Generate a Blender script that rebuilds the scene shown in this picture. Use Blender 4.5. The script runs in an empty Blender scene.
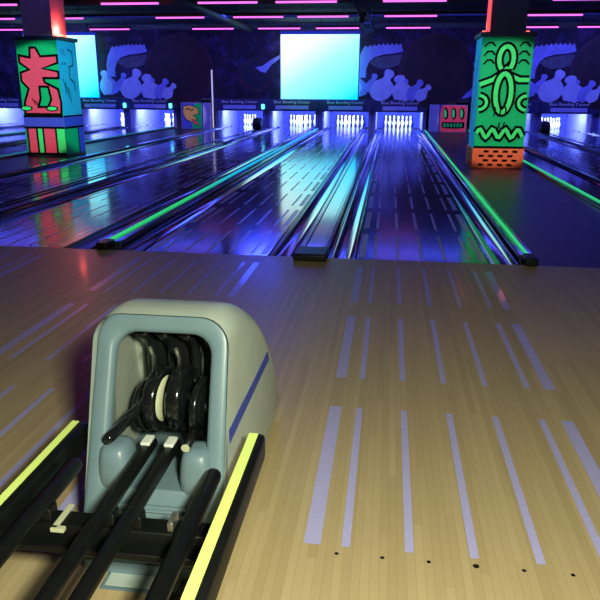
import bpy, bmesh, math, random
from mathutils import Vector, Matrix
random.seed(7)
R = math.radians
PI = math.pi
SC = bpy.context.scene
COL = SC.collection

# ------------------------------------------------------------------ camera
cam_d = bpy.data.cameras.new('camera'); cam = bpy.data.objects.new('camera', cam_d); COL.objects.link(cam)
cam_d.sensor_width = 36.0; cam_d.lens = 666.18/600*36.0; cam_d.clip_start = 0.02; cam_d.clip_end = 200
yaw, pitch, roll = 0.128015, 0.307450, 0.0060989
F = Vector((-math.sin(yaw)*math.cos(pitch), math.cos(yaw)*math.cos(pitch), -math.sin(pitch)))
Rt = Vector((math.cos(yaw), math.sin(yaw), 0)); Up = Rt.cross(F)
R2 = math.cos(roll)*Rt + math.sin(roll)*Up; U2 = math.cos(roll)*Up - math.sin(roll)*Rt
M = Matrix((R2, U2, -F)).transposed().to_4x4(); M.translation = Vector((0, -5.3497, 1.3368))
cam.matrix_world = M
SC.camera = cam

# ------------------------------------------------------------------ world, exposure, lights
w = bpy.data.worlds.new('world'); SC.world = w; w.use_nodes = True
w.node_tree.nodes['Background'].inputs[0].default_value = (0.25, 0.2, 1.0, 1)
w.node_tree.nodes['Background'].inputs[1].default_value = 0.02
SC.view_settings.view_transform = 'Standard'; SC.view_settings.look = 'None'
SC.view_settings.exposure = 0.0; SC.view_settings.gamma = 1.0; SC.view_settings.use_curve_mapping = False

def light(name, kind, loc, target, energy, color, size=.3, size_y=None, spot=None, blend=.3):
    d = bpy.data.lights.new(name, kind); d.energy = energy; d.color = color
    if kind == 'AREA':
        d.size = size
        if size_y: d.shape = 'RECTANGLE'; d.size_y = size_y
    else:
        d.shadow_soft_size = size
    if kind == 'SPOT': d.spot_size = R(spot); d.spot_blend = blend
    o = bpy.data.objects.new(name, d); COL.objects.link(o); o.location = loc
    if target is not None:
        o.rotation_euler = (Vector(target)-Vector(loc)).to_track_quat('-Z', 'Y').to_euler()
    return o
# assumed unseen area light near camera height, tuned for the near approach's falloff
light('assumed_near_light', 'AREA', (0.35, -5.5, 1.62), (-0.1, -4.0, 0.0), 90, (.96, 1.0, 0.74), .2)
# added unseen spots on the painted pillars, standing in for fluorescent paint glow
light('pillar_fill', 'SPOT', (2.3, 1.2, 2.75), (1.93, 7.1, 1.12), 950, (1.0, 1.0, 0.95), .05, spot=20, blend=.2)
light('pillar_fill', 'SPOT', (-5.2, 1.2, 2.75), (-6.8, 7.6, 1.12), 1250, (1.0, 1.0, 0.95), .05, spot=18, blend=.2)
light('pillar_fill', 'SPOT', (-2.6, 5.2, 2.8), (-6.4, 8.0, 1.3), 800, (.1, .8, 1.0), .05, spot=26, blend=.3)  # added cyan spot standing in for screen light on the pillar side
light('pillar_fill', 'SPOT', (-1.6, 5.4, 2.8), (1.5, 7.5, 1.3), 420, (.1, .7, 1.0), .05, spot=30, blend=.3)  # same added cyan fill for the right pillar's left side
light('panel_fill', 'SPOT', (2.4, 13.5, 2.9), (2.1, 17.6, .45), 300, (1, .9, .95), .05, spot=14, blend=.4)  # added unseen spots that brighten the aisle end panels
light('panel_fill', 'SPOT', (-6.2, 13.5, 2.9), (-6.75, 17.6, .45), 260, (1, .9, 1), .05, spot=14, blend=.4)
# unseen lights added as a blacklight wash on the painted masking wall
light('mural_fill', 'AREA', (-2.4, 15.6, 2.95), (-2.4, 17.9, 1.6), 85, (0.11, 0.13, 1.0), 7.0, .25)
light('mural_fill', 'AREA', (-11.0, 15.6, 2.95), (-11.0, 17.9, 1.6), 85, (0.11, 0.13, 1.0), 7.0, .25)
light('mural_fill', 'AREA', (6.3, 15.6, 2.95), (6.3, 17.9, 1.6), 90, (0.11, 0.13, 1.0), 6.0, .25)
# assumed unseen spot for the blue glow on the approach by the foul line
light('assumed_blue_spot', 'SPOT', (-2.9, 9.8, 2.85), (-1.5, -0.9, 0), 230, (0.03, 0.06, 1.0), .5, spot=17, blend=1.0)
# unseen area lights added to give the lanes their blacklight blue
light('lane_blue_fill', 'AREA', (-3.0, 13.7, 3.2), (-3.0, 13.7, 0), 420, (0.06, 0.09, 1.0), 20.0, .6)
light('lane_blue_fill', 'AREA', (-3.0, 7.2, 3.2), (-3.0, 7.2, 0), 95, (0.09, 0.10, 1.0), 20.0, 2.2)

# ------------------------------------------------------------------ materials
MATS = {}
def nodes_of(m): m.use_nodes = True; return m.node_tree.nodes, m.node_tree.links
def mat(name, col, rough=.5, metal=0, emit=None, estr=0, coat=0, var=.08, scale=20, bump=0, spec=.5, vscale=(1, 1, 1)):
    if name in MATS: return MATS[name]
    m = bpy.data.materials.new(name); n, l = nodes_of(m); b = n['Principled BSDF']
    tc = n.new('ShaderNodeTexCoord'); mp = n.new('ShaderNodeMapping'); mp.inputs['Scale'].default_value = vscale
    nz = n.new('ShaderNodeTexNoise'); nz.inputs['Scale'].default_value = scale; nz.inputs['Detail'].default_value = 4
    l.new(tc.outputs['Object'], mp.inputs[0]); l.new(mp.outputs[0], nz.inputs['Vector'])
    cr = n.new('ShaderNodeValToRGB')
    c0 = [max(0, c*(1-var)) for c in col]; c1 = [min(1, c*(1+var)) for c in col]
    cr.color_ramp.elements[0].position = .3; cr.color_ramp.elements[1].position = .7
    cr.color_ramp.elements[0].color = (*c0, 1); cr.color_ramp.elements[1].color = (*c1, 1)
    l.new(nz.outputs['Fac'], cr.inputs[0]); l.new(cr.outputs[0], b.inputs['Base Color'])
    b.inputs['Roughness'].default_value = rough; b.inputs['Metallic'].default_value = metal
    b.inputs['Coat Weight'].default_value = coat; b.inputs['Coat Roughness'].default_value = .08
    b.inputs['Specular IOR Level'].default_value = spec
    if emit: b.inputs['Emission Color'].default_value = (*emit, 1); b.inputs['Emission Strength'].default_value = estr
    if bump:
        bp = n.new('ShaderNodeBump'); bp.inputs['Strength'].default_value = bump; bp.inputs['Distance'].default_value = .01
        l.new(nz.outputs['Fac'], bp.inputs['Height']); l.new(bp.outputs[0], b.inputs['Normal'])
    MATS[name] = m; return m

def wood(name, ca, cb, rough, board=.0267, coat=0.0, spec=.5):
    m = bpy.data.materials.new(name); n, l = nodes_of(m); b = n['Principled BSDF']
    tc = n.new('ShaderNodeTexCoord'); sx = n.new('ShaderNodeSeparateXYZ'); l.new(tc.outputs['Object'], sx.inputs[0])
    def mth(op, a, bb=None):
        k = n.new('ShaderNodeMath'); k.operation = op
        for i, v in enumerate((a, bb)):
            if v is None: continue
            if isinstance(v, (int, float)): k.inputs[i].default_value = v
            else: l.new(v, k.inputs[i])
        return k.outputs[0]
    xb = mth('DIVIDE', sx.outputs['X'], board); fl = mth('FLOOR', xb); fr = mth('FRACT', xb)
    yo = mth('MULTIPLY', fl, 0.737); yb = mth('FLOOR', mth('ADD', mth('DIVIDE', sx.outputs['Y'], 1.3), yo))
    cx = n.new('ShaderNodeCombineXYZ'); l.new(fl, cx.inputs[0]); l.new(yb, cx.inputs[1])
    wn = n.new('ShaderNodeTexWhiteNoise'); wn.noise_dimensions = '2D'; l.new(cx.outputs[0], wn.inputs['Vector'])
    mp = n.new('ShaderNodeMapping'); mp.inputs['Scale'].default_value = (60, 2.2, 60); l.new(tc.outputs['Object'], mp.inputs[0])
    nz = n.new('ShaderNodeTexNoise'); nz.inputs['Scale'].default_value = 2; nz.inputs['Detail'].default_value = 5; l.new(mp.outputs[0], nz.inputs['Vector'])
    mixf = mth('ADD', mth('MULTIPLY', wn.outputs['Value'], .65), mth('MULTIPLY', nz.outputs['Fac'], .45))
    cr = n.new('ShaderNodeValToRGB'); cr.color_ramp.elements[0].color = (*ca, 1); cr.color_ramp.elements[1].color = (*cb, 1)
    cr.color_ramp.elements[0].position = .1; cr.color_ramp.elements[1].position = .95
    l.new(mixf, cr.inputs[0])
    seam = mth('GREATER_THAN', mth('ABSOLUTE', mth('SUBTRACT', fr, .5)), .475)
    mx = n.new('ShaderNodeMixRGB'); mx.blend_type = 'MULTIPLY'; l.new(mth('MULTIPLY', seam, .35), mx.inputs[0])
    l.new(cr.outputs[0], mx.inputs[1]); mx.inputs[2].default_value = (.3, .2, .12, 1)
    l.new(mx.outputs[0], b.inputs['Base Color'])
    nr = n.new('ShaderNodeTexNoise'); nr.inputs['Scale'].default_value = 3; l.new(tc.outputs['Object'], nr.inputs['Vector'])
    l.new(mth('ADD', mth('MULTIPLY', nr.outputs['Fac'], .08), rough-.04), b.inputs['Roughness'])
    b.inputs['Coat Weight'].default_value = coat; b.inputs['Coat Roughness'].default_value = .1
    b.inputs['Specular IOR Level'].default_value = spec
    return m

def nebula(name):
    m = bpy.data.materials.new(name); n, l = nodes_of(m); b = n['Principled BSDF']
    tc = n.new('ShaderNodeTexCoord')
    a = n.new('ShaderNodeTexNoise'); a.inputs['Scale'].default_value = 1.3; a.inputs['Detail'].default_value = 7; a.inputs['Distortion'].default_value = 1.2
    c = n.new('ShaderNodeTexNoise'); c.inputs['Scale'].default_value = 3.1; c.inputs['Detail'].default_value = 6; c.inputs['Distortion'].default_value = .8
    l.new(tc.outputs['Object'], a.inputs['Vector']); l.new(tc.outputs['Object'], c.inputs['Vector'])
    r1 = n.new('ShaderNodeValToRGB'); e = r1.color_ramp.elements
    e[0].position = .42; e[0].color = (.006, .004, .014, 1); e[1].position = .78; e[1].color = (.06, .015, .06, 1)
    r2 = n.new('ShaderNodeValToRGB'); e = r2.color_ramp.elements
    e[0].position = .5; e[0].color = (0, 0, 0, 1); e[1].position = .8; e[1].color = (.05, .035, .16, 1)
    l.new(a.outputs['Fac'], r1.inputs[0]); l.new(c.outputs['Fac'], r2.inputs[0])
    mx = n.new('ShaderNodeMixRGB'); mx.blend_type = 'ADD'; mx.inputs[0].default_value = 1
    l.new(r1.outputs[0], mx.inputs[1]); l.new(r2.outputs[0], mx.inputs[2]); l.new(mx.outputs[0], b.inputs['Base Color'])
    b.inputs['Roughness'].default_value = .7
    return m

def screen_mat(name, x0, x1, z0, z1):
    m = bpy.data.materials.new(name); n, l = nodes_of(m); b = n['Principled BSDF']
    tc = n.new('ShaderNodeTexCoord'); sx = n.new('ShaderNodeSeparateXYZ'); l.new(tc.outputs['Object'], sx.inputs[0])
    def mr(s, a, c, ta, tb):
        k = n.new('ShaderNodeMapRange'); l.new(s, k.inputs[0])
        for i, v in zip((1, 2, 3, 4), (a, c, ta, tb)): k.inputs[i].default_value = v
        return k.outputs[0]
    ad = n.new('ShaderNodeMath'); ad.operation = 'ADD'
    l.new(mr(sx.outputs['X'], x0, x1, 0, .45), ad.inputs[0]); l.new(mr(sx.outputs['Z'], z0, z1, .55, 0), ad.inputs[1])
    cr = n.new('ShaderNodeValToRGB'); cr.color_ramp.elements[0].color = (.80, 1.0, .90, 1); cr.color_ramp.elements[1].color = (0.0, .52, .95, 1)
    cr.color_ramp.elements[0].position = .05; cr.color_ramp.elements[1].position = .95
    k = cr.color_ramp.elements.new(.5); k.color = (.24, .85, .90, 1)
    l.new(ad.outputs[0], cr.inputs[0]); l.new(cr.outputs[0], b.inputs['Emission Color'])
    b.inputs['Emission Strength'].default_value = 1.75; b.inputs['Base Color'].default_value = (.02, .02, .02, 1)
    return m

m_appr = wood('maple_approach', (.46, .34, .17), (.58, .44, .24), .43, coat=.03)
m_lane = wood('dark_lane_boards', (.022, .015, .013), (.04, .028, .022), .14, coat=.6)
m_strip = mat('lavender_inlay', (.52, .48, .86), .32, var=.05, scale=40, coat=.25)
m_dash = mat('lavender_lane_dash', (.62, .62, .98), .3, var=.06, scale=40, coat=.1)
m_dot = mat('dark_dot', (.01, .01, .01), .4)
m_gut = mat('gutter_plastic', (.012, .014, .03), .1, coat=1, var=.2, spec=1)
m_div = mat('divider_top', (.03, .032, .06), .16, coat=1, var=.15)
m_black = mat('black_plastic', (.005, .0055, .006), .42, var=.2, bump=.05, spec=.3)
m_gloss = mat('gloss_black', (.008, .009, .010), .16, coat=.5, var=.2)
m_green_glow = mat('green_glow_strip', (.05, .7, .25), .4, emit=(.03, .75, .22), estr=.75)
m_carpet = wood('dark_aisle_boards', (.022, .014, .018), (.045, .028, .03), .36)
m_ceil = mat('black_ceiling', (.03, .028, .05), .8, var=.5, scale=3)
m_wall = mat('dark_wall', (.03, .028, .05), .8, var=.2, scale=3)
m_pin = mat('pin_white', (.85, .85, .88), .3, coat=.4, var=.02)
m_pinred = mat('pin_red_band', (.6, .03, .04), .35)
m_kick = mat('kickback_white', (.16, .17, .42), .5, var=.1, scale=4)
m_curtain = mat('pit_curtain', (.02, .03, .22), .8, var=.3, scale=8)
m_sign = mat('sign_navy', (.03, .035, .12), .5, var=.2, scale=4)
m_signbar = mat('sign_bar', (.5, .5, .85), .5, var=.1, scale=6)
m_text = mat('sign_text', (.85, .85, .95), .5)
m_neon = mat('neon_pink', (.9, .3, .8), .4, emit=(.92, .16, .85), estr=1.5)
m_housing = mat('tube_housing', (.03, .025, .04), .5)
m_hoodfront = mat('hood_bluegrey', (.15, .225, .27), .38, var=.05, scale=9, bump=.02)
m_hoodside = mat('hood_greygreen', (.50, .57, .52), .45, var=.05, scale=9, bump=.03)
m_cav = mat('hood_cavity', (.30, .33, .28), .5, var=.1)
m_steel = mat('bright_steel', (.55, .55, .5), .28, metal=.9, var=.1)
m_tip = mat('pale_tip', (.75, .77, .72), .4)
m_cream = mat('cream_disc', (.55, .56, .38), .35, var=.08)
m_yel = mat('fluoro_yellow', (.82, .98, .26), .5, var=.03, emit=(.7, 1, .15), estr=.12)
m_bluestripe = mat('blue_stripe', (.02, .06, .48), .4, var=.05)
m_green = mat('paint_green', (.0, .42, .12), .6, spec=.15, var=.05)
m_lgreen = mat('paint_light_green', (.06, .75, .16), .6, spec=.15, var=.05)
m_red = mat('paint_red', (.85, .07, .12), .6, spec=.15, var=.05)
m_orange = mat('paint_orange', (.9, .14, .05), .6, spec=.15, var=.08)
m_pblue = mat('paint_blue', (.06, .07, .5), .6, spec=.15, var=.05)
m_side_cyan = mat('side_screen_cyan', (.03, .45, .62), .6, spec=.15, var=.05)  # cyan light of the screen put into the pillar side colour
m_pblack = mat('paint_black', (.002, .002, .003), .7, spec=.05)
m_tan = mat('paint_tan', (.72, .38, .10), .6, spec=.15, var=.05)
m_post = mat('post_plaster', (.30, .16, .16), .7, var=.15, scale=8)
m_cap = mat('pillar_ledge', (.03, .03, .04), .5)
m_panelwhite = mat('lavender_panel', (.5, .45, .7), .5, var=.08, scale=5)
m_neb = nebula('space_mural')
m_mpin = mat('mural_pin', (.62, .66, .95), .6, var=.12, scale=5)
m_mpin2 = mat('mural_pin_tint', (.34, .36, .8), .6, var=.12, scale=5)
m_mball = mat('mural_ball', (.035, .008, .012), .6, var=.4, scale=4)
m_mball2 = mat('mural_ball_rim', (.05, .015, .03), .6, var=.3, scale=4)
m_mnavy = mat('mural_navy', (.012, .012, .035), .6)
m_mgold = mat('mural_olive', (.10, .11, .14), .6, var=.3, scale=6)
m_frame = mat('screen_frame', (.06, .12, .5), .5)
m_truss = mat('ceiling_pipe', (.06, .055, .09), .6, var=.3)
m_ind = mat('indicator_cyan', (.2, .8, .9), .4, emit=(.1, .8, 1), estr=3)
m_pitlamp = mat('pit_lamp_tube', (.8, .85, 1), .4, emit=(.35, .45, 1), estr=10)
m_redstrip = mat('red_light_strip', (.8, .15, .15), .4, emit=(1, .10, .10), estr=.95)
m_red_lamp = mat('red_lamp_lens', (.8, .1, .05), .4, emit=(1, .12, .06), estr=3)

# ------------------------------------------------------------------ mesh helpers
class MB:
    def __init__(s): s.bm = bmesh.new(); s.mats = []
    def mi(s, m):
        if m not in s.mats: s.mats.append(m)
        return s.mats.index(m)
    def face(s, pts, m, smooth=False):
        vs = [s.bm.verts.new(p) for p in pts]
        f = s.bm.faces.new(vs); f.material_index = s.mi(m); f.smooth = smooth; return f
    def box(s, x0, x1, y0, y1, z0, z1, m, bev=0, seg=2, mtx=None):
        g = bmesh.ops.create_cube(s.bm, size=1)
        vs = g['verts']
        for v in vs: v.co = Vector(((x0+x1)/2+v.co.x*(x1-x0), (y0+y1)/2+v.co.y*(y1-y0), (z0+z1)/2+v.co.z*(z1-z0)))
        if mtx is not None:
            for v in vs: v.co = mtx @ v.co
        fs = {f for v in vs for f in v.link_faces}; k = s.mi(m)
        for f in fs: f.material_index = k
        if bev:
            es = list({e for v in vs for e in v.link_edges})
            r = bmesh.ops.bevel(s.bm, geom=es, offset=bev, segments=seg, affect='EDGES', profile=.5)
            for f in r['faces']: f.material_index = k; f.smooth = True
        return s
    def loft(s, rings, m, closed=True, cap0=False, cap1=False, smooth=True):
        k = s.mi(m); V = [[s.bm.verts.new(p) for p in r] for r in rings]; n = len(V[0])
        for a, b in zip(V[:-1], V[1:]):
            for i in range(n if closed else n-1):
                j = (i+1) % n
                f = s.bm.faces.new((a[i], a[j], b[j], b[i])); f.material_index = k; f.smooth = smooth
        if cap0: f = s.bm.faces.new(V[0][::-1]); f.material_index = k
        if cap1: f = s.bm.faces.new(V[-1]); f.material_index = k
        return V
    def tube(s, pts, r, m, n=14, caps=True, round_end=False):
        pts = [Vector(p) for p in pts]; rings = []
        rr = r if isinstance(r, (list, tuple)) else [r]*len(pts)
        if round_end:
            d0 = (pts[0]-pts[1]).normalized(); d1 = (pts[-1]-pts[-2]).normalized(); q = rr[0]
            pre = [(pts[0]+d0*q*math.sin(a), q*math.cos(a)) for a in (R(80), R(55), R(28))]
            post = [(pts[-1]+d1*q*math.sin(a), q*math.cos(a)) for a in (R(28), R(55), R(80))]
            pts = [a for a, _ in pre]+pts+[a for a, _ in post]; rr = [b for _, b in pre]+list(rr)+[b for _, b in post]
        for i, p in enumerate(pts):
            t = (pts[min(i+1, len(pts)-1)]-pts[max(i-1, 0)]).normalized()
            a = t.cross(Vector((0, 0, 1)))
            if a.length < .1: a = t.cross(Vector((1, 0, 0)))
            a.normalize(); b = t.cross(a)
            rings.append([p+rr[i]*(math.cos(2*PI*k/n)*a+math.sin(2*PI*k/n)*b) for k in range(n)])
        s.loft(rings, m, cap0=caps, cap1=caps); return s
    def lathe(s, prof, m, n=20, origin=(0, 0, 0), axis='Z', mats=None):
        o = Vector(origin); rings = []
        for r, h in prof:
            ring = []
            for k in range(n):
                c, q = math.cos(2*PI*k/n)*r, math.sin(2*PI*k/n)*r
                if axis == 'Z': v = Vector((c, q, h))
                elif axis == 'X': v = Vector((h, c, q))
                else: v = Vector((q, h, c))
                ring.append(o+v)
            rings.append(ring)
        V = s.loft(rings, m, cap0=prof[0][0] > 1e-4, cap1=prof[-1][0] > 1e-4)
        if mats:
            s.bm.faces.ensure_lookup_table()
        return s
    def build(s, name, parent=None, loc=None, wn=False):
        bmesh.ops.recalc_face_normals(s.bm, faces=s.bm.faces)
        me = bpy.data.meshes.new(name); s.bm.to_mesh(me); s.bm.free()
        for m in s.mats: me.materials.append(m)
        o = bpy.data.objects.new(name, me); COL.objects.link(o)
        if parent: o.parent = parent
        if loc: o.location = loc
        return o

def tag(o, label, cat=None, group=None):
    o['label'] = label
    if cat: o['category'] = cat
    if group: o['group'] = group
    return o
def thing(name, loc, label, cat, group=None):
    o = bpy.data.objects.new(name, None); COL.objects.link(o); o.location = loc; o.empty_display_size = .1
    return tag(o, label, cat, group)
def struct(o): o['kind'] = 'structure'; return o
def copy_tree(o, loc):
    c = o.copy(); COL.objects.link(c); c.location = loc
    for ch in [x for x in bpy.data.objects if x.parent == o]:
        d = ch.copy(); COL.objects.link(d); d.parent = c
        for g in [x for x in bpy.data.objects if x.parent == ch]:
            e = g.copy(); COL.objects.link(e); e.parent = d
    return c

class Art:
    """flat painted artwork: thin layers on a plane with axes u, v and outward normal n"""
    def __init__(s, mb, o, u, v, n, su=1, sv=1): s.mb = mb; s.o = Vector(o); s.u = Vector(u); s.v = Vector(v); s.n = Vector(n); s.su = su; s.sv = sv; s.l = .002
    def P(s, a, b, d): return s.o+s.u*a*s.su+s.v*b*s.sv+s.n*d
    def poly(s, pts, m):
        s.l += .0012
        f = s.mb.face([s.P(a, b, s.l) for a, b in pts], m)
    def ell(s, cx, cy, rx, ry, m, rot=0, n=24, a0=0, a1=2*PI):
        full = abs(a1-a0-2*PI) < 1e-6
        ts = [a0+(a1-a0)*k/n for k in range(n if full else n+1)]
        c, q = math.cos(rot), math.sin(rot)
        s.poly([(cx+rx*math.cos(t)*c-ry*math.sin(t)*q, cy+rx*math.cos(t)*q+ry*math.sin(t)*c) for t in ts], m)
    def stroke(s, pts, wd, m, closed=False):
        s.l += .0012
        n = len(pts); L = []; Q = []
        P2 = [Vector((a*s.su, b*s.sv)) for a, b in pts]
        for i in range(n):
            if closed: pa, pb = P2[i-1], P2[(i+1) % n]
            else: pa, pb = P2[max(i-1, 0)], P2[min(i+1, n-1)]
            d1 = (P2[i]-pa); d2 = (pb-P2[i])
            d1 = d1.normalized() if d1.length > 1e-6 else d2.normalized()
            d2 = d2.normalized() if d2.length > 1e-6 else d1
            n1 = Vector((-d1.y, d1.x)); n2 = Vector((-d2.y, d2.x)); b = n1+n2
            b = b.normalized() if b.length > .3 else n1
            k = min(1.8, 1/max(.45, b.dot(n1)))
            L.append(P2[i]+b*wd/2*k); Q.append(P2[i]-b*wd/2*k)
        seg = n if closed else n-1
        for i in range(seg):
            j = (i+1) % n
            s.mb.face([s.o+s.u*p.x+s.v*p.y+s.n*s.l for p in (L[i], L[j], Q[j], Q[i])], m)
    def outlined(s, pts, m, wd): s.poly(pts, m); s.stroke(pts, wd, m_pblack, True)

def rrect(x0, x1, y0, y1, r, k=6, r2=None):
    r2 = r if r2 is None else r2   # r: top corners, r2: bottom corners
    out = []
    for cx, cy, a0, q in ((x1-r2, y0+r2, -90, r2), (x1-r, y1-r, 0, r), (x0+r, y1-r, 90, r), (x0+r2, y0+r2, 180, r2)):
        for i in range(k+1):
            a = R(a0+90*i/k); out.append((cx+q*math.cos(a), cy+q*math.sin(a)))
    return out

# ------------------------------------------------------------------ setting
LANES = [('K', -13.73), ('J', -11.92), ('F', -10.11), ('E', -8.30), ('D', -5.12), ('C', -3.31), ('A', -1.50), ('B', .31), ('G', 3.89), ('H', 5.70), ('I', 7.51)]
LX = dict(LANES)
YEND, YSIGN = 22.0, 17.9
STR = [(-.49, .052), (-.386, .027), (-.193, .027), (0, .027), (.193, .027), (.386, .027), (.49, .052)]
mb = MB(); mb.box(-16, 11, -9, 0, -.2, 0, m_appr)
for n_, x in LANES:
    for y0, y1 in ((-3.63, -2.69), (-2.38, -1.46), (-1.17, -.24)):
        for dx, wd in STR: mb.face([(x+dx-wd/2, y0, .0008), (x+dx+wd/2, y0, .0008), (x+dx+wd/2, y1, .0008), (x+dx-wd/2, y1, .0008)], m_strip)
    for k in range(-3, 4):
        r = .0095 if k == 0 else .0065
        mb.face([(x+k*.137+r*math.cos(a*PI/6), -3.665+r*math.sin(a*PI/6), .0009) for a in range(12)], m_dot)
struct(mb.build('floor'))
mb = MB(); mb.box(-16, 11, 0, YEND, -.3, -.1, m_carpet); struct(mb.build('floor'))
mb = MB(); mb.box(1.24, 2.5, .02, YSIGN, -.1, -.004, m_carpet); struct(mb.build('floor'))
mb = MB(); mb.box(-7.50, -5.92, .02, YSIGN, -.1, -.004, m_carpet); struct(mb.build('floor'))
mb = MB(); mb.box(-16, 11, -9, YEND+.2, 3.35, 3.5, m_ceil); struct(mb.build('ceiling'))
mb = MB(); mb.box(-16.2, 11.2, YEND, YEND+.2, -.3, 3.5, m_wall); struct(mb.build('wall_back'))
mb = MB(); mb.box(-16.2, -16, -9, YEND, -.3, 3.5, m_wall); struct(mb.build('wall_left'))
mb = MB(); mb.box(11, 11.2, -9, YEND, -.3, 3.5, m_wall); struct(mb.build('wall_right'))
mb = MB(); mb.box(-16.2, 11.2, -9.2, -9, -.3, 3.5, m_wall); struct(mb.build('wall_front'))

# ------------------------------------------------------------------ lanes
LDESC = {'K': 'far left lane at the edge of the hall', 'J': 'lane passing behind the left pillar', 'F': 'second lane beyond the left pillar aisle',
         'E': 'lane on the far side of the left pillar aisle', 'D': 'lane on the near side of the left painted pillar', 'C': 'lane directly left of the green-to-cyan strip',
         'A': 'lane left of the ball return, mirroring the screen', 'B': 'lane straight ahead, right of the ball return', 'G': 'lane just right of the right painted pillar',
         'H': 'second lane to the right of the right pillar', 'I': 'lane at the right edge of the photo'}
m_dim = mat('dim_teal_strip', (.03, .4, .3), .4, emit=(.02, .35, .3), estr=.35)
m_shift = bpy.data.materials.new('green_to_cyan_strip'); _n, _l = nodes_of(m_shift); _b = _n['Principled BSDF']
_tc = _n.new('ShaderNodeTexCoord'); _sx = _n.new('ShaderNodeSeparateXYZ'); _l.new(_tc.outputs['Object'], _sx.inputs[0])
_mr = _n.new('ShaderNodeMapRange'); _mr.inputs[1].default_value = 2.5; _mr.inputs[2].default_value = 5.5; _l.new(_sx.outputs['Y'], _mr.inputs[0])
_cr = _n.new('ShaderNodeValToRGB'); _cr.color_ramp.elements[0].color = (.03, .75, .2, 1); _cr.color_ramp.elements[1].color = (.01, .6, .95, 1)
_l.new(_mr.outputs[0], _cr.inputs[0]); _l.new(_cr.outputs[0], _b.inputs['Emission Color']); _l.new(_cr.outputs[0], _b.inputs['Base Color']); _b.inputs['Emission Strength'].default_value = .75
def gutter(x):
    mb = MB(); rings = []
    for y in (0.02, 6, 12, 17.85, 20.0):
        ring = []
        for k in range(13):
            a = PI*k/12; ring.append((x-.1125*math.cos(a), y, -.004-.085*math.sin(a)))
        rings.append(ring)
    mb.loft(rings, m_gut, closed=False)
    return mb
for n_, x in LANES:
    t = thing('bowling_lane', (x, 0, 0), 'dark glossy bowling lane, the '+LDESC[n_], 'bowling lane', 'bowling lanes')
    mb = MB(); mb.box(-.533, .533, .004, 21.2, -.095, 0, m_lane)
    y = .06
    while y < 15.5:
        for dx, wd in STR: mb.face([(dx-wd/2, y, .0008), (dx+wd/2, y, .0008), (dx+wd/2, y+.94, .0008), (dx-wd/2, y+.94, .0008)], m_dash)
        y += 1.225
    mb.build('lane_surface', t)
    for s in (-1, 1): gutter(s*.655).build('gutter', t)

def divider(x, wd, kind, label, y0=.02, glow=None, gw=.017):
    glow = glow or m_green_glow
    t = thing('lane_divider', (x, y0, 0), label, 'lane divider', 'dividers between the lanes')
    L = 17.75-y0; h = .045
    mb = MB(); mb.box(-wd/2, wd/2, .12, L, -.095, h, m_div, .012)
    if kind == 'track':
        mb.box(-wd/2+.02, -wd/2+.06, .14, L-.01, h, h+.012, m_gloss, .004)
        mb.box(wd/2-.06, wd/2-.02, .14, L-.01, h, h+.012, m_gloss, .004)
    mb.build('capping', t)
    e = MB()
    if kind == 'track': e.box(-wd/2-.006, wd/2+.006, -.17, .13, -.0, h+.016, m_black, .014)
    else: e.box(-.05, .05, -.06, .13, 0, h+.022, m_black, .012)
    e.build('end_cap', t)
    if kind == 'green':
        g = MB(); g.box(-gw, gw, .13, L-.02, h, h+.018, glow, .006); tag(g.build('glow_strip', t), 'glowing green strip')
    return t
divider(-.595, .26, 'track', 'wide dark lane divider with black end cap beyond the ball return')
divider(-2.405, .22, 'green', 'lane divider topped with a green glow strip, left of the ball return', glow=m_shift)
divider(1.165, .13, 'green', 'lane divider with green glow strip running to the right pillar aisle', gw=.011)
divider(2.57, .12, 'green', 'thin lane divider with green glow strip right of the right pillar', gw=.010)
divider(4.795, .26, 'track', 'wide dark divider between the two lanes right of the right pillar')
divider(6.6, .26, 'track', 'wide dark lane divider nearest the right edge')
divider(-4.215, .26, 'track', 'wide dark lane divider crossing left of the green rail')
divider(-5.96, .12, 'plain', 'narrow divider on the near side of the left pillar')
divider(-7.46, .12, 'green', 'thin lane divider behind the left pillar with dim green strip', glow=m_dim)
divider(-9.205, .26, 'track', 'wide dark divider just beyond the left pillar')
divider(-11.015, .22, 'green', 'lane divider with dim green strip, second beyond the left pillar', glow=m_dim)
divider(-12.825, .26, 'track', 'wide dark divider farthest to the left')
mb = MB(); mb.box(2.64, 3.1, .05, 17.8, -.095, -.01, m_div, .01); struct(mb.build('trim_1'))

# ------------------------------------------------------------------ lane ends: pits, kickbacks, signs, pins
PR = [(0, 0), (.026, 0), (.029, .006), (.044, .06), (.057, .105), (.0605, .122), (.057, .145), (.044, .19), (.030, .225), (.0235, .255), (.0235, .27), (.027, .30), (.032, .335), (.0315, .355), (.024, .374), (.012, .383), (0, .386)]
def pin_proto():
    t = thing('bowling_pin', (0, 0, 0), 'x', 'bowling pin')
    mb = MB(); mb.lathe([(max(r, 1e-5), h) for r, h in PR], m_pin, 18); mb.build('pin_body', t)
    for h in (.248, .272):
        mb = MB(); mb.lathe([(.0243, h-.005), (.0252, h-.004), (.0252, h+.004), (.0243, h+.005)], m_pinred, 18); mb.build('neck_band', t)
    return t
YP = 20.15
s3 = .3048
PINS = {1: (0, 0), 2: (-.5, 1), 3: (.5, 1), 4: (-1, 2), 5: (0, 2), 6: (1, 2), 7: (-1.5, 3), 8: (-.5, 3), 9: (.5, 3), 10: (1.5, 3)}
PNAME = {1: 'front head pin', 2: 'second row left pin', 3: 'second row right pin', 4: 'third row left pin', 5: 'third row middle pin', 6: 'third row right pin',
         7: 'back row far left pin', 8: 'back row inner left pin', 9: 'back row inner right pin', 10: 'back row far right pin'}
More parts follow.
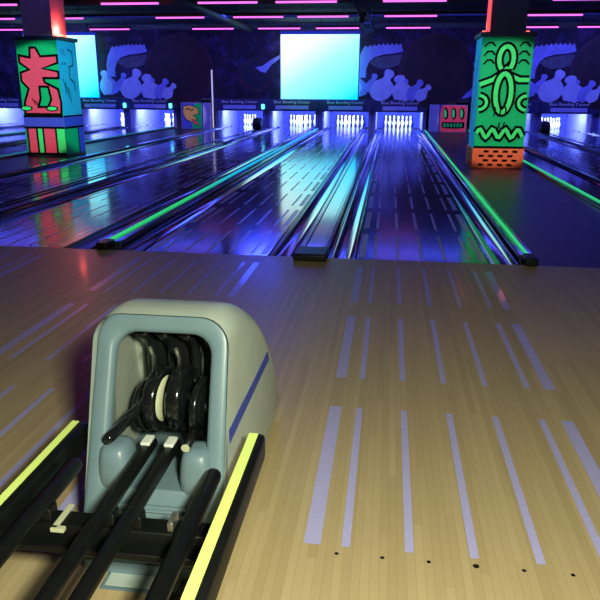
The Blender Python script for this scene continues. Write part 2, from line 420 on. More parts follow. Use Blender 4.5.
SETS = {'B': range(1, 11), 'A': range(1, 11), 'C': range(1, 11), 'H': range(1, 11), 'F': range(1, 11), 'D': (7, 4, 8, 2, 5, 10), 'E': (7, 4, 8, 2, 5, 9), 'J': (3, 6, 9, 10), 'K': (4, 7, 2)}
PL = {'B': 'of the lane straight ahead', 'A': 'of the lane left of the ball return', 'C': 'of the lane ending under the screen', 'H': 'of the rack right of the right pillar',
      'F': 'between left screen and tan panel', 'D': 'of the lane next to the tan panel', 'E': 'of the lane left of the tan panel', 'J': 'of the lane touching the left pillar edge', 'K': 'of the farthest left lane'}
proto = None
for n_, idx in SETS.items():
    for k in idx:
        px, py = PINS[k]; loc = (LX[n_]+px*s3, YP+py*.264, .0)
        if proto is None: proto = pin_proto(); o = proto; o.location = loc
        else: o = copy_tree(proto, loc)
        tag(o, 'white pin, '+PNAME[k]+' '+PL[n_], 'bowling pin', 'pins '+PL[n_])

def text_mesh(txt, size, m, name, parent, loc, width=None):
    cu = bpy.data.curves.new('t', 'FONT'); cu.body = txt; cu.size = size; cu.extrude = .004; cu.align_x = 'CENTER'
    o = bpy.data.objects.new('t', cu); COL.objects.link(o)
    me = bpy.data.meshes.new_from_object(o.evaluated_get(bpy.context.evaluated_depsgraph_get()))
    bpy.data.objects.remove(o); bpy.data.curves.remove(cu)
    xs = [v.co.x for v in me.vertices]; k = width/(max(xs)-min(xs)) if width else 1
    for v in me.vertices: v.co = Vector((v.co.x*k, -v.co.z, v.co.y))
    me.materials.clear(); me.materials.append(m); me.name = name
    q = bpy.data.objects.new(name, me); COL.objects.link(q); q.parent = parent; q.location = loc
    return q
SD = {'B': 'above the lane straight ahead', 'A': 'above the lane left of the ball return', 'C': 'under the left half of the central screen', 'D': 'just right of the tan panel', 'E': 'just left of the tan panel',
      'F': 'beside the edge of the left screen', 'J': 'partly behind the left pillar', 'K': 'at the far left edge', 'G': 'behind the right pillar', 'H': 'right of the right pillar', 'I': 'at the right edge'}
for n_, x in LANES:
    t = thing('masking_sign', (x, YSIGN, .6), 'dark blue lettered hood sign with grey bar, '+SD[n_], 'sign', 'hood signs over the pin decks')
    mb = MB(); mb.box(-.9, .9, 0, .12, 0, .385, m_sign, .01); mb.build('board', t)
    mb = MB(); mb.box(-.57, .57, -.012, .0, .06, .185, m_signbar, .004); mb.build('display_bar', t)
    text_mesh('Blue Bowling Center', .13, m_text, 'lettering', t, (0, -.004, .255), 1.24)
    # pit
    t = thing('pin_deck', (x, YSIGN, 0), 'lit pin deck bay '+SD[n_].replace('above', 'at the end of') if n_ in 'AB' else 'lit pin deck bay below the sign '+SD[n_].replace('just ',''), 'pin deck', 'pin deck bays')
    mb = MB(); mb.box(-.9, .9, 3.35, 3.45, -.09, .9, m_curtain); mb.build('curtain', t)
    for s in (-1, 1):
        mb = MB(); mb.box(s*.84-.055, s*.84+.055, .14, 3.3, -.09, .9, m_kick, .004); mb.build('side_wall', t)
    mb = MB(); mb.tube([(-.5, .35, .78), (.5, .35, .78)], .018, m_pitlamp, 8); tag(mb.build('assumed_lamp_tube', t), 'assumed glowing blue-white lamp tube')  # assumed lamp, hidden behind the sign
    light('assumed_deck_light', 'AREA', (x, 18.75, .84), (x, 20.2, .1), 330 if n_ in SETS else 130, (.30, .40, 1.0), .9, .25)  # assumed unseen light that brightens the pins and bay

def dark_hump(x, y, label):
    mb = MB(); mb.loft([[(x+.13*sx*k, y+.25*sy*k, z) for sx, sy in ((-1, -1), (-.6, -1.3), (.6, -1.3), (1, -1), (1, 1), (-1, 1))] for k, z in ((1, .058), (1, .28), (.85, .37), (.5, .41))], m_black, cap0=True, cap1=True)
    tag(mb.build('return_hatch'), label, 'ball return hatch')
dark_hump(-4.3, 16.9, 'small black hatch on the divider end right of the tan panel')
dark_hump(4.795, 16.9, 'small black hatch on the divider end right of the right pillar')
def indicator(x, label):
    mb = MB(); mb.box(x-.05, x+.05, YSIGN-.07, YSIGN-.004, .66, .82, m_ind, .02); tag(mb.build('indicator_light'), label, 'light')
indicator(-4.3, 'small glowing cyan light between two hood signs left of the screen')
indicator(-7.55, 'small glowing cyan light left of the tan panel')
indicator(-9.2, 'small glowing cyan light between hood signs right of the left pillar')

# ------------------------------------------------------------------ murals on the masking wall
def pin_shape(A, cx, cy, L, rot, m=m_mpin, head=True):
    prof = [(0, .16), (.12, .22), (.3, .30), (.42, .30), (.55, .22), (.68, .13), (.76, .115), (.86, .16), (.94, .15), (1.0, .07)]
    pts = [(w_, h) for h, w_ in prof]+[(-w_, h) for h, w_ in prof[::-1]]
    c, q = math.cos(rot), math.sin(rot)
    A.poly([(cx+L*(a*c-b*q), cy+L*(a*q+b*c)) for a, b in pts], m)
def mural(x0, x1, label, pins_at=None, comet_at=None, planet_at=None):
    mb = MB(); mb.box(x0, x1, YSIGN+.0, YSIGN+.1, .99, 3.2, m_neb)
    A = Art(mb, (0, YSIGN, 0), (1, 0, 0), (0, 0, 1), (0, -1, 0))
    if pins_at is not None:
        X = lambda p: pins_at+(p-400.5)*.0338
        Z = lambda p: .985+(100.5-p)*.0312
        # crest
        top = [(358, 78), (357, 66), (359, 57), (362, 51)]
        for k in range(9): top += [(363+k*4.2, 48.6-min(k, 4)*.6), (365+k*4.2, 46.0-min(k, 4)*.5)]
        bot = [(401, 52), (392, 54), (382, 55), (374, 57.5), (369, 62), (366, 70), (366, 78)]
        A.poly([(X(a), Z(b)) for a, b in top+bot], m_mpin2)
        A.poly([(X(a), Z(b)) for a, b in [(369, 63), (376, 58), (388, 56), (400, 55), (400, 64), (390, 68), (378, 69)]], m_mgold)
        # ball
        A.ell(X(433), min(Z(72), 1.95), 1.22, 1.18, m_mball2, n=40)
        A.ell(X(434), min(Z(72), 1.95), 1.12, 1.10, m_mball, n=40)
        for cx, cy, L, rot, m in ((364, 96, .75, .35, m_mpin2), (356, 97, .8, .1, m_mpin), (370, 93, .62, -.3, m_mpin2), (398, 103, .7, -.35, m_mpin2), (378, 104, 1.02, -.42, m_mpin), (398, 106, .78, -.12, m_mpin),
                                 (408, 107, .85, .5, m_mpin), (409, 106, .72, -.55, m_mpin2), (416, 104, .62, -.75, m_mpin)):
            pin_shape(A, X(cx), max(.99, Z(min(cy, 100))), L, rot, m)
        A.ell(X(382), Z(90), .40, .34, m_mpin, rot=.5)
    if comet_at is not None:
        cx, cz = comet_at
        A.ell(cx, cz, .62, .55, m_mball2, n=32); A.ell(cx+.05, cz+.05, .5, .45, m_mnavy, n=32)
        A.poly([(cx+.0, cz+.25), (cx+.25, cz+.3), (cx+.55, cz+.5), (cx+1.0, cz+.72), (cx+.9, cz+.58), (cx+.55, cz+.33), (cx+.35, cz+.08), (cx+.18, cz+.12)], m_mpin2)
    if planet_at is not None:
        cx, cz, r = planet_at
        pts = [(cx+r*math.cos(a), cz+r*math.sin(a)) for a in [R(-100+k*11) for k in range(16)]]+[(cx-.12*r+r*.78*math.cos(a), cz+.08*r+r*.86*math.sin(a)) for a in [R(65-k*11) for k in range(16)]]
        A.poly(pts, m_mpin2)
    return tag(mb.build('wall_mural'), label, 'mural', 'painted space murals above the lanes')
mural(-14.9, -7.45, 'space mural with white pins and dark ball, left behind the painted pillar', pins_at=-8.30)
mural(-7.43, -5.97, 'dark planet mural section above the tan panel', planet_at=(-6.75, 1.6, .62))
mural(-5.95, 1.25, 'space mural with comet and scattered white pins around the central screen', pins_at=.31, comet_at=(-4.55, 1.75))
mural(1.27, 3.0, 'dark planet mural section above the red panel', planet_at=(2.3, 1.65, .6))
mural(3.02, 10.9, 'space mural with white pins and dark ball, right of the green pillar', pins_at=5.70)

m_postglow = mat('white_post_glow', (.8, .8, .9), .4, emit=(.75, .72, .95), estr=.6)
# thin white posts beside the aisle panels; glow added to brighten the left one
for x, z1, lb in ((-6.03, 1.92, 'thin white vertical post with added glow right of the tan panel'), (2.62, 1.9, 'thin pale vertical post right of the red panel')):
    mb = MB(); mb.tube([(x, 17.8, -.004), (x, 17.8, z1)], .022, m_panelwhite if x > 0 else m_postglow, 10); tag(mb.build('corner_post'), lb, 'post')

# aisle end panels
def end_panel(x0, x1, label, art, name):
    t = thing(name, ((x0+x1)/2, 17.6, -.004), label, 'painted panel')
    mb = MB(); hw = (x1-x0)/2; mb.box(-hw, hw, 0, .25, 0, .86, m_kick, .01); mb.build('cabinet', t)
    mb = MB(); A = Art(mb, (0, 0, .02), (1, 0, 0), (0, 0, 1), (0, -1, 0)); art(A, hw); mb.build('painting', t)
    return t
def art_red(A, hw):
    A.poly([(-hw+.02, 0), (hw-.02, 0), (hw-.02, .82), (-hw+.02, .82)], m_red)
    for k in (-1, 0, 1):
        A.ell(k*.26, .57, .085, .19, m_pblack, rot=.1); A.ell(k*.26-.015, .57, .045, .14, m_lgreen, rot=.1)
    A.poly([(-.36, .13), (-.18, .10), (.18, .10), (.36, .13), (.36, .30), (-.36, .30)], m_pblack)
    for k in range(6): A.poly([(-.31+k*.105, .15), (-.24+k*.105, .15), (-.24+k*.105, .26), (-.31+k*.105, .26)], m_green)
end_panel(1.62, 2.49, 'low red painted panel with green ovals at the aisle end', art_red, 'painted_panel')
def art_tan(A, hw):
    A.poly([(-hw+.02, 0), (hw-.02, 0), (hw-.02, .82), (-hw+.02, .82)], m_pblue)
    A.poly([(.02, .0), (hw-.02, 0), (hw-.02, .82), (.15, .82), (-.05, .6)], m_green)
    A.outlined([(-.28, .72), (-.05, .76), (.22, .66), (.26, .48), (.05, .42), (.2, .3), (.02, .2), (-.2, .28), (-.3, .5)], m_tan, .02)
    A.outlined([(.0, .3), (.14, .26), (.26, .1), (.1, .12)], m_red, .016)
    A.stroke([(-.2, .6), (-.1, .66), (.0, .58), (.1, .64)], .03, m_pblack)
end_panel(-7.1, -6.36, 'low painted panel in tan, green and blue at the left aisle end', art_tan, 'painted_panel')
for x0, x1, lb in ((-6.34, -6.1, 'plain lavender panel right of the tan painted panel'), (1.28, 1.59, 'plain pale panel left of the red painted panel')):
    mb = MB(); mb.box(x0, x1, 17.62, 17.85, -.004, .86, m_panelwhite, .01); tag(mb.build('side_panel'), lb, 'panel')

# ------------------------------------------------------------------ projection screens
def screen(x0, x1, label):
    t = thing('projection_screen', ((x0+x1)/2, 17.55, 1.0), label, 'screen', 'projection screens hung before the mural')
    hw = (x1-x0)/2
    mb = MB(); mb.box(-hw, hw, 0, .03, 0, 2.0, screen_mat('screen_glow', -hw, hw, 0, 2.0))
    mb.build('picture', t)
    mb = MB(); mb.box(-hw-.03, hw+.03, -.02, .08, 2.0, 2.1, m_frame, .01); mb.box(-hw, hw, -.01, .04, -.03, 0, m_frame, .005)
    mb.box(-hw-.03, -hw, -.01, .04, -.03, 2.0, m_frame); mb.box(hw, hw+.03, -.01, .04, -.03, 2.0, m_frame); mb.build('screen_case', t)
    mb = MB()
    for s in (-1, 1): mb.tube([(s*hw*.8, .03, 2.1), (s*hw*.8, .03, 2.36)], .012, m_black, 6)
    mb.build('hanger', t)
screen(-3.63, -1.08, 'large glowing cyan projection screen in the centre')
screen(-12.5, -9.95, 'cyan projection screen half hidden behind the left painted pillar')

# ------------------------------------------------------------------ painted pillars
def pillar(cx, y0, hw, label, front, side, side_sign, brick):
    D = 2*hw
    t = thing('painted_pillar', (cx, y0+hw, 0), label, 'pillar')
    mb = MB(); mb.box(-hw+.01, hw-.01, -hw+.01, hw-.01, -.004, 2.2, m_side_cyan if not brick else m_side_cyan, .004); mb.build('pillar_core', t)
    mb = MB(); A = Art(mb, (0, -hw+.009, 0), (1, 0, 0), (0, 0, 1), (0, -1, 0)); front(A, hw); mb.build('front_mural', t)
    mb = MB(); A = Art(mb, (side_sign*(hw-.009), 0, 0), (0, 1, 0), (0, 0, 1), (side_sign, 0, 0)); side(A, hw); mb.build('side_mural', t)
    mb = MB(); mb.box(-hw-.035, hw+.035, -hw-.035, hw+.035, 2.2, 2.27, m_cap, .008); mb.build('ledge', t)
    mb = MB(); mb.box(-.3, .3, -.3, .3, 2.27, 3.35, m_cap if brick else m_post, .004); mb.build('upper_post', t)
    if brick:
        mb = MB(); mb.box(-hw-.015, hw+.015, -hw-.015, hw+.015, -.004, .34, m_orange, .004)
        for (o, u, n) in (((0, -hw-.015, 0), (1, 0, 0), (0, -1, 0)), ((-hw-.015, 0, 0), (0, 1, 0), (-1, 0, 0))):
            A = Art(mb, o, u, (0, 0, 1), n)
            for r_ in range(4):
                for k in range(-5, 5):
                    c = (k+.5)*.165+(.04 if r_ % 2 else -.04)
                    if abs(c) < hw-.06: A.l = .002; A.poly([(c-.045, .035+r_*.078), (c+.045, .035+r_*.078), (c+.05, .072+r_*.078), (c-.04, .078+r_*.078)], m_pblack)
        mb.build('brick_base', t)
    else:
        mb = MB(); mb.box(-hw-.01, hw+.01, -hw-.01, hw+.01, -.004, .04, m_cap, .004); mb.build('plinth', t)
    # assumed small red uplights on the ledge, for the red-lit posts
    for s in ((-1, 1) if brick else (1, -1)):
        mb = MB(); mb.box(s*.37-.03, s*.37+.03, -.1, .1, 2.27, 2.31, m_red_lamp, .008); tag(mb.build('uplight', t), 'assumed small red uplight')
        light('assumed_post_uplight', 'POINT', (cx+s*.385, y0+hw-.1, 2.38), None, (45 if not brick else 6) if s == (1 if not brick else -1) else 4, (1, .12, .09), .07)
    if brick:
        mb = MB(); mb.box(-.365, -.305, -.34, -.28, 2.27, 3.35, m_redstrip, .01); tag(mb.build('corner_strip', t), 'glowing red corner strip')
    return t

def front_left(A, hw):
    W = .045
    A.poly([(-hw, .04), (hw, .04), (hw, 2.19), (-hw, 2.19)], m_green)
    # branching red abstract form
    form = [(-.38, .82), (.38, .82), (.40, 1.05), (.36, 1.3), (.10, 1.42), (.08, 1.5), (.40, 1.50), (.40, 1.62), (.08, 1.68), (.40, 1.78), (.40, 1.92),
            (.06, 1.90), (-.02, 2.06), (-.14, 2.06), (-.16, 1.88), (-.38, 1.92), (-.38, 1.78), (-.2, 1.66), (-.38, 1.6), (-.38, 1.44), (-.25, 1.3), (-.36, 1.05)]
    A.outlined(form, m_red, W)
    A.outlined([(-.08, .96), (.12, .96), (.2, 1.1), (.16, 1.34), (-.02, 1.34), (-.02, 1.12)], m_green, W)
    for cx in (-.34, .2): A.ell(cx, .93, .13, .055, m_pblack); A.ell(cx, .93, .10, .035, m_lgreen)
    for k in range(3): A.stroke([(-.2+k*.05, 1.12-k*.03), (-.16+k*.05, 1.06-k*.03), (-.13+k*.05, 1.0-k*.03)], .016, m_pblack)
    A.poly([(-hw, .56), (hw, .56), (hw, .78), (-hw, .78)], m_pblue)
    A.stroke([(-hw, .78), (hw, .78)], W, m_pblack); A.stroke([(-hw, .56), (hw, .56)], W, m_pblack)
    xs = [-hw+.06, -.16, -.03, .24, hw]; ms = [m_red, m_lgreen, m_red, m_lgreen]
    for a, b, m in zip(xs, xs[1:], ms): A.poly([(a, .04), (b, .04), (b, .54), (a, .54)], m)
    for a in xs[:-1]: A.stroke([(a, .04), (a, .55)], W*.8, m_pblack)
    A.stroke([(-hw, .05), (hw, .05)], W, m_pblack)
def side_left(A, hw):
    A.poly([(-hw, .04), (hw, .04), (hw, 2.19), (-hw, 2.19)], m_side_cyan)
    for k in range(2): A.stroke([(-.3+k*.1, 2.05), (-.22+k*.1, 1.93)], .02, m_pblack); A.stroke([(-.3+k*.1, 1.75), (-.2+k*.1, 1.8)], .02, m_pblack)
    A.stroke([(.0, 2.05), (.2, 2.02), (.2, 1.75), (.02, 1.72), (.02, 1.5), (.2, 1.42), (.2, 1.25)], .022, m_pblack)
    for k in range(3): A.stroke([(-.3+k*.09, 1.5-k*.08), (-.22+k*.09, 1.35-k*.08), (-.2+k*.09, 1.2-k*.08)], .018, m_pblack)
    A.poly([(-hw, .56), (hw, .56), (hw, .78), (-hw, .78)], m_pblue)
    A.poly([(-hw, .04), (.15, .04), (.15, .54), (-hw, .54)], m_green); A.poly([(.15, .04), (hw, .04), (hw, .56), (.15, .56)], m_pblue)
    A.stroke([(-hw, .78), (hw, .78)], .03, m_pblack); A.stroke([(-hw, .56), (hw, .56)], .04, m_pblack); A.stroke([(.15, .04), (.15, .56)], .035, m_pblack)
def front_right(A, hw):
    W = .042
    A.poly([(-hw, .34), (hw, .34), (hw, 2.19), (-hw, 2.19)], m_green)
    A.stroke([(-hw, .36), (hw, .36)], .04, m_pblack)
    def ribbon(pts, wd, closed=False):
        A.stroke(pts, wd+2*W, m_pblack, closed); A.stroke(pts, wd, m_lgreen, closed)
    def arc(cx, cy, rx, ry, a0, a1, n=14): return [(cx+rx*math.cos(R(a0+(a1-a0)*k/n)), cy+ry*math.sin(R(a0+(a1-a0)*k/n))) for k in range(n+1)]
    ribbon([(-hw+.02, 1.42), (-.2, 1.50), (-.05, 1.60), (.1, 1.76)], .07)
    ribbon([(hw-.02, 1.50), (.25, 1.50), (.1, 1.56), (0, 1.62)], .07)
    ribbon(arc(.0, 1.84, .12, .20, -50, 235, 16), .07)
    ribbon(arc(.0, 1.28, .13, .32, 0, 345, 20)+[(.13, 1.28)], .075)
    # zigzag ribbons, lower part
    ribbon(arc(-hw+.02, 1.12, .14, .12, -85, 85, 8), .05)
    ribbon(arc(hw-.02, 1.12, .14, .12, 95, 265, 8), .05)
    ribbon([(-hw+.03+.79*k/24, .60+.07*math.sin(k*.95)) for k in range(25)], .06)
    for s in (-1, 1):
        for k, y in enumerate((1.78, 1.92, 2.06)):
            A.stroke([(s*.38, y-.03), (s*.32, y+.04), (s*.25, y+.04), (s*.2, y-.02)], .028, m_pblack)
    for k in range(3): A.stroke(arc(-.18+k*.09, .98, .07, .1, -50, 50, 5), .024, m_pblack)
    for k in range(2): A.stroke(arc(.02+k*.08, .74, -.05, .07, -50, 50, 5), .024, m_pblack)
def side_right(A, hw):
    A.poly([(-hw, .34), (hw, .34), (hw, 2.19), (-hw, 2.19)], m_side_cyan)
    A.stroke([(-.2, 1.9), (.1, 1.6), (-.1, 1.3), (.2, 1.0)], .04, m_pblack)
pillar(1.93, 7.1, .43, 'square pillar painted green with ribbon loops over an orange brick base', front_right, side_right, -1, True)
pillar(-6.83, 7.6, .42, 'square pillar painted red and green with striped base on the left', front_left, side_left, 1, False)

# ------------------------------------------------------------------ ceiling tube lights
def tube_proto():
    t = thing('tube_light', (0, 0, 0), 'x', 'tube light')
    mb = MB(); mb.box(-.64, .64, -.03, .03, .035, .085, m_housing, .006); mb.tube([(-.5, 0, .08), (-.5, 0, .36)], .006, m_black, 6); mb.tube([(.5, 0, .08), (.5, 0, .36)], .006, m_black, 6); mb.build('housing', t)
    mb = MB(); mb.tube([(-.62, 0, .015), (.62, 0, .015)], .02, m_neon, 10); tag(mb.build('glow_tube', t), 'glowing pink tube')
    return t
ROWS = [('far row', 15.3, [-11.7, -8.49, -5.30, -3.32, -1.62, .40, 3.9, 5.65]), ('middle row', 12.05, [-10.3, -8.45, -5.30, -3.32, -1.72, .38, 3.7]), ('near row', 9.15, [-8.6, -5.48, -3.40, -1.78, .38, 3.63])]
ORD = ['first', 'second', 'third', 'fourth', 'fifth', 'sixth', 'seventh', 'eighth']
tp = None
for rn, y, xs in ROWS:
    for i, x in enumerate(xs):
        loc = (x, y, 2.985)
        if tp is None: tp = tube_proto(); o = tp; o.location = loc
        else: o = copy_tree(tp, loc)
        tag(o, 'pink glowing ceiling tube light, '+ORD[i]+' from the left in the '+rn, 'tube light', 'pink tube lights under the ceiling')

# ceiling pipes, truss and a projector
def pipe(pts, r, label):
    mb = MB(); mb.tube(pts, r, m_truss, 12); tag(mb.build('ceiling_pipe'), label, 'pipe', 'pipes under the ceiling')
pipe([(-16, 10.6, 3.2), (11, 10.6, 3.2)], .07, 'dark pipe crossing the ceiling between near and middle tube rows')
pipe([(-16, 13.8, 3.22), (11, 13.8, 3.22)], .06, 'dark pipe crossing the ceiling between middle and far tube rows')
pipe([(-4.6, 6, 3.15), (-4.6, 17.5, 3.15)], .1, 'dark duct running along the lanes left of the central screen')
mb = MB()
for s in (-1, 1):
    for z in (2.98, 3.2): mb.tube([(-.72+s*.11, 6, z), (-.72+s*.11, 17.3, z)], .016, m_truss, 6)
y = 6.0
while y < 17.2:
    for s in (-1, 1): mb.tube([(-.72+s*.11, y, 2.98), (-.72+s*.11, y+.28, 3.2), (-.72+s*.11, y+.56, 2.98)], .009, m_truss, 5)
    mb.tube([(-.83, y, 2.98), (-.61, y+.28, 2.98), (-.83, y+.56, 2.98)], .009, m_truss, 5); y += .56
for y in (7, 12, 17):
    for s in (-1, 1): mb.tube([(-.72+s*.11, y, 3.2), (-.72+s*.11, y, 3.33)], .01, m_truss, 5)
tag(mb.build('lighting_truss'), 'dark metal lighting truss under the ceiling right of the screen', 'truss')
t = thing('stage_light', (-.72, 11.0, 2.98), 'dark stage lamp hanging from the lighting truss', 'lamp')
mb = MB(); mb.tube([(0, 0, 0), (0, 0, -.06)], .012, m_truss, 6); mb.box(-.1, .1, -.02, .02, -.08, -.05, m_truss, .004); mb.build('yoke', t)
mb = MB(); mb.tube([(0, .1, -.1), (0, -.12, -.16)], [.055, .07], m_black, 14); mb.build('lamp_can', t)

# ------------------------------------------------------------------ ball return
XC = -.628
br = thing('ball_return', (XC, -3.7, 0), 'grey ball return hood with open front and blue side stripe, standing on the approach', 'ball return')
oy = 3.7  # local y = world y + 3.7
def fpt(a, t_, n_):   # point on the leaning front face: a sideways, t up along the face, n outward
    u = Vector((0, .27, .69)).normalized(); nn = Vector((0, -u.z, u.y))
    return Vector((a, -.14, .03))+u*t_+nn*n_
# shell
def outline(hw, H, r, rb=.03, k=7):
    L = rrect(-hw, hw, 0, H, min(r, H*.45), k, min(rb, H*.2))
    return L
mb = MB(); rings = []
for yb, yt, zt, hw in ((-.12, .10, .712, .208), (-.09, .13, .718, .209), (-.02, .185, .720, .210), (.08, .26, .708, .210), (.17, .36, .672, .212), (.28, .48, .612, .214), (.40, .60, .53, .215),
                       (.54, .71, .435, .214), (.68, .82, .325, .212), (.81, .91, .22, .208), (.91, .98, .115, .203), (.975, 1.005, .05, .198)):
    H = math.hypot(yt-yb, zt-.02)
    rings.append([Vector((a*(1-.03*max(0, t_/H)), yb+(yt-yb)*t_/H, .02+(zt-.02)*t_/H)) for a, t_ in outline(hw, H, .085-.035*max(0, yb))])
mb.loft(rings, m_hoodside, cap1=True)
mb.build('hood_shell', br)
# front frame
def ring_at(sh, n_, ins=0):
    if sh == 'o': L = rrect(-.211+ins, .211-ins, 0+ins, .738-ins, .085, 7, .03)
    else: L = rrect(-.150-ins, .150+ins, .225-ins, .672+ins, .062, 7, .03)
    out = []
    for a, t_ in L:
        k = 1.0-.05*max(0, t_/.738)
        out.append(fpt(a*k, t_, n_))
    return out
mb = MB()
mb.loft([ring_at('o', -.06), ring_at('o', -.016), ring_at('o', -.005, .005), ring_at('o', 0, .016), ring_at('i', 0, .016), ring_at('i', -.005, .005), ring_at('i', -.016), ring_at('i', -.03)], m_hoodfront)
for k in range(7):
    a0, a1 = .04+k*.0215, .05+k*.0215
    V = [fpt(sx*.105, tt, nn) for tt, nn in ((a0, 0), (a0, .011), (a1, .011), (a1, 0)) for sx in (-1, 1)]
    mb.loft([[V[0], V[2], V[4], V[6]], [V[1], V[3], V[5], V[7]]], m_hoodfront, cap0=True, cap1=True, smooth=False)
# lip that curves under the apron
mb.loft([[fpt(a, -.028 if abs(a) < .1 else -.012, -.015+ (.012 if z else 0)) for a in [-.19+.38*i/12 for i in range(13)]] if z else [fpt(a, .01, 0.001) for a in [-.19+.38*i/12 for i in range(13)]] for z in (0, 1)], m_hoodfront, closed=False)
mb.build('front_frame', br)
# cavity
mb = MB()
def quad(a, b, c, d, m): mb.face([a, b, c, d], m)
Li = [fpt(-.152, .22, -.028), fpt(-.146, .676, -.028), fpt(.146, .676, -.028), fpt(.152, .22, -.028)]
Lb = [Vector((-.17, .36, .20)), Vector((-.17, .30, .60)), Vector((.17, .30, .60)), Vector((.17, .36, .20))]
Lm = [Vector((-.18, .12, .22)), Vector((-.18, .18, .67)), Vector((.18, .18, .67)), Vector((.18, .12, .22))]
for a, b in ((Li, Lm), (Lm, Lb)):
    quad(a[0], a[1], b[1], b[0], m_cav); quad(a[3], b[3], b[2], a[2], m_cav); quad(a[1], a[2], b[2], b[1], m_black); quad(a[0], b[0], b[3], a[3], m_hoodfront)
quad(Lb[0], Lb[1], Lb[2], Lb[3], m_cav)
mb.build('hood_lining', br)
# tray shoulders inside the opening
for s in (-1, 1):
    mb = MB(); rings = []
    for z, k in ((.20, 1.12), (.27, 1.1), (.31, 1.03), (.338, .9), (.350, .68), (.354, .3)):
        rings.append([Vector((s*.122+.046*k*math.copysign(abs(math.cos(a))**.6, math.cos(a)), -.0+.055*k*math.copysign(abs(math.sin(a))**.7, math.sin(a)), z)) for a in [2*PI*i/24 for i in range(24)]])
    mb.loft(rings, m_hoodfront, cap0=True, cap1=True); mb.build('tray_shoulder', br)
mb = MB(); mb.box(-.15, .145, -.06, .13, .205, .235, m_hoodfront, .008); mb.build('tray', br)
# machinery: guide tubes, wheels
for x0, dr in ((-.10, .0), (-.035, 0), (.04, 0)):
    mb = MB(); mb.tube([(x0, .18, .635), (x0+.004, .225, .60), (x0+.012, .25, .53), (x0+.015, .235, .44), (x0+.01, .17, .34)], .021, m_gloss, 14); mb.build('guide_tube', br)
mb = MB(); mb.box(-.12, .06, .25, .28, .30, .655, m_black, .01); mb.build('lift_plate', br)
def wheel(x, y, z, r, wd, rot, hubm, name):
    mb = MB()
    mb.lathe([(r*.7, -wd*.3), (r*.82, -wd*.5), (r*.95, -wd*.5), (r, -wd*.3), (r, wd*.3), (r*.95, wd*.5), (r*.82, wd*.5), (r*.7, wd*.3)], m_gloss, 36, axis='X')
    mb.lathe([(.012, -wd*.5), (r*.5, -wd*.46), (r*.76, -wd*.3), (r*.76, wd*.3), (r*.5, wd*.46), (.012, wd*.5)], hubm, 30, axis='X')
    mb.lathe([(.014, -wd*.6), (.016, wd*.6)], m_steel, 14, axis='X')
    o = mb.build(name, br); o.location = (x, y, z); o.rotation_euler = (0, 0, rot); return o
tag(wheel(-.03, .15, .425, .100, .04, R(-9), m_cream, 'wheel'), 'black wheel with cream disc')
tag(wheel(.035, .155, .43, .10, .045, R(-4), m_gloss, 'wheel'), 'thick black wheel')
tag(wheel(.105, .13, .415, .095, .022, R(-6), m_gloss, 'wheel'), 'thin black wheel at right')
tag(wheel(-.085, .18, .385, .085, .03, R(-10), m_gloss, 'wheel'), 'black wheel at left')
mb = MB(); mb.tube([(-.118, -.055, .392), (-.07, .10, .43)], .0165, m_gloss, 14, round_end=True); mb.build('guide_peg', br)
mb = MB(); mb.tube([(.10, -.045, .372), (.105, .06, .385)], .013, m_black, 12); mb.tube([(.0998, -.049, .3715), (.10, -.045, .372)], .0125, m_cream, 12); mb.build('guide_peg', br)
mb = MB(); mb.lathe([(.02, 0), (.022, .006), (.02, .012)], m_gloss, 18, origin=(.115, .20, .60), axis='Y'); mb.build('round_knob', br)
for x in (-.06, .02):
    mb = MB(); mb.tube([(x, .17, .50), (x+.01, .15, .56), (x+.012, .12, .60)], .006, m_steel, 8); mb.build('steel_link', br)
# blue stripe on both sides
for s in (-1, 1):
    mb = MB(); mb.loft([[(s*(q+.0062*min(1, y_/.5)), y_, z_) for y_, z_ in ((.035, .348), (.66, .355), (.64, .393), (.035, .392))] for q in (.19, .2073)], m_bluestripe, cap0=True, cap1=True, smooth=False); mb.build('side_stripe', br)
# feet
for x, y in ((-.17, -.10), (.185, -.11), (-.17, .8), (.17, .8)):
    mb = MB(); mb.box(x-.016, x+.016, y-.016, y+.02, 0, .06, m_hoodfront, .005); mb.build('foot', br)

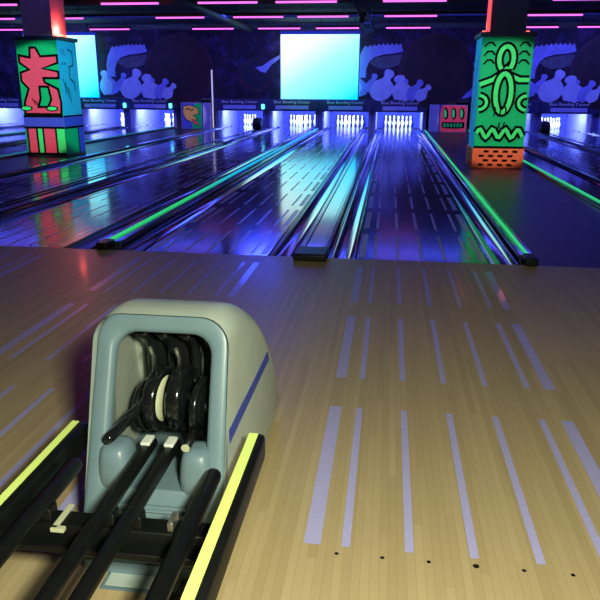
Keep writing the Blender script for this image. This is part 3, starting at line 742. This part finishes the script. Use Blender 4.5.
# rack rails (part of the ball return)
def rail(x, z, yend, wd, h, m_strip_=None, name='rack_rail', lab=None):
    yb = -1.55
    mb = MB(); x -= XC
    if m_strip_:
        # rounded flat rail
        sec = rrect(-wd/2, wd/2, -h, 0, .016, 4)
        rings = []
        for yy, k in ((yb, 1), (yend+oy-.03, 1), (yend+oy-.012, .93), (yend+oy-.003, .78), (yend+oy, .5)):
            rings.append([Vector((x+a*k, yy, z+(b+h/2)*k-h/2)) for a, b in sec])
        mb.loft(rings, m_black, cap0=True, cap1=True); o = mb.build(name, br)
        g = MB(); g.box(x-wd*.42, x+wd*(.1 if x > 0 else -.02), yb+.02, yend+oy-.02, z-.001, z+.003, m_yel); g2 = g.build('glow_stripe', o); tag(g2, 'fluorescent yellow stripe')
    else:
        mb.tube([(x, yb, z-wd/2), (x, yend+oy, z-wd/2)], wd/2, m_black, 16, round_end=True); o = mb.build(name, br)
    return o
rail(-.350, .36, -3.60, .052, .085, m_yel)
rail(-.902, .36, -3.60, .052, .085, m_yel)
rail(-.437, .345, -3.80, .046, .05)
rail(-.838, .345, -3.80, .046, .05)
for x in (-.660, -.590):
    o = rail(x, .352, -3.665, .040, .05)
    mb = MB(); mb.box(x-XC-.014, x-XC+.014, -.015, .035, .349, .360, m_tip, .003); mb.build('rail_tip', br)
mb = MB(); mb.box(-.27, .27, -.31, -.25, .235, .285, m_black, .004); mb.box(-.27, .27, -.345, -.305, .225, .245, m_black, .004)
for x in (-.28, -.2, -.032, .038, .185, .272): mb.box(x-.02, x+.02, -.30, -.26, .25, .318, m_black, .004)
mb.build('rack_crossbar', br)
mb = MB(); mb.box(-.165, -.150, -.33, -.23, .285, .291, m_cream, .001); mb.box(-.165, -.13, -.335, -.32, .280, .291, m_cream, .001); mb.build('bracket', br)
mb = MB(); mb.box(.125, .14, -.30, -.25, .285, .31, m_steel, .002); mb.build('bracket', br)
mb = MB(); mb.box(-.25, .25, -1.42, -1.34, .22, .27, m_black, .005); mb.build('rack_crossbar', br)
for s in (-1, 1):
    mb = MB(); mb.box(s*.2-.03, s*.2+.03, -1.42, -1.34, 0, .23, m_black, .006); mb.build('rack_leg', br)
t = thing('floor_plate', (-.632, -3.862, 0), 'pale metal floor plate under the front of the ball return', 'floor plate')
mb = MB(); mb.box(-.115, .115, -.042, .042, 0, .006, m_hoodfront, .002); mb.build('rim', t)
mb = MB(); mb.box(-.103, .103, -.032, .032, .006, .009, m_hoodside, .001); mb.build('cover', t)
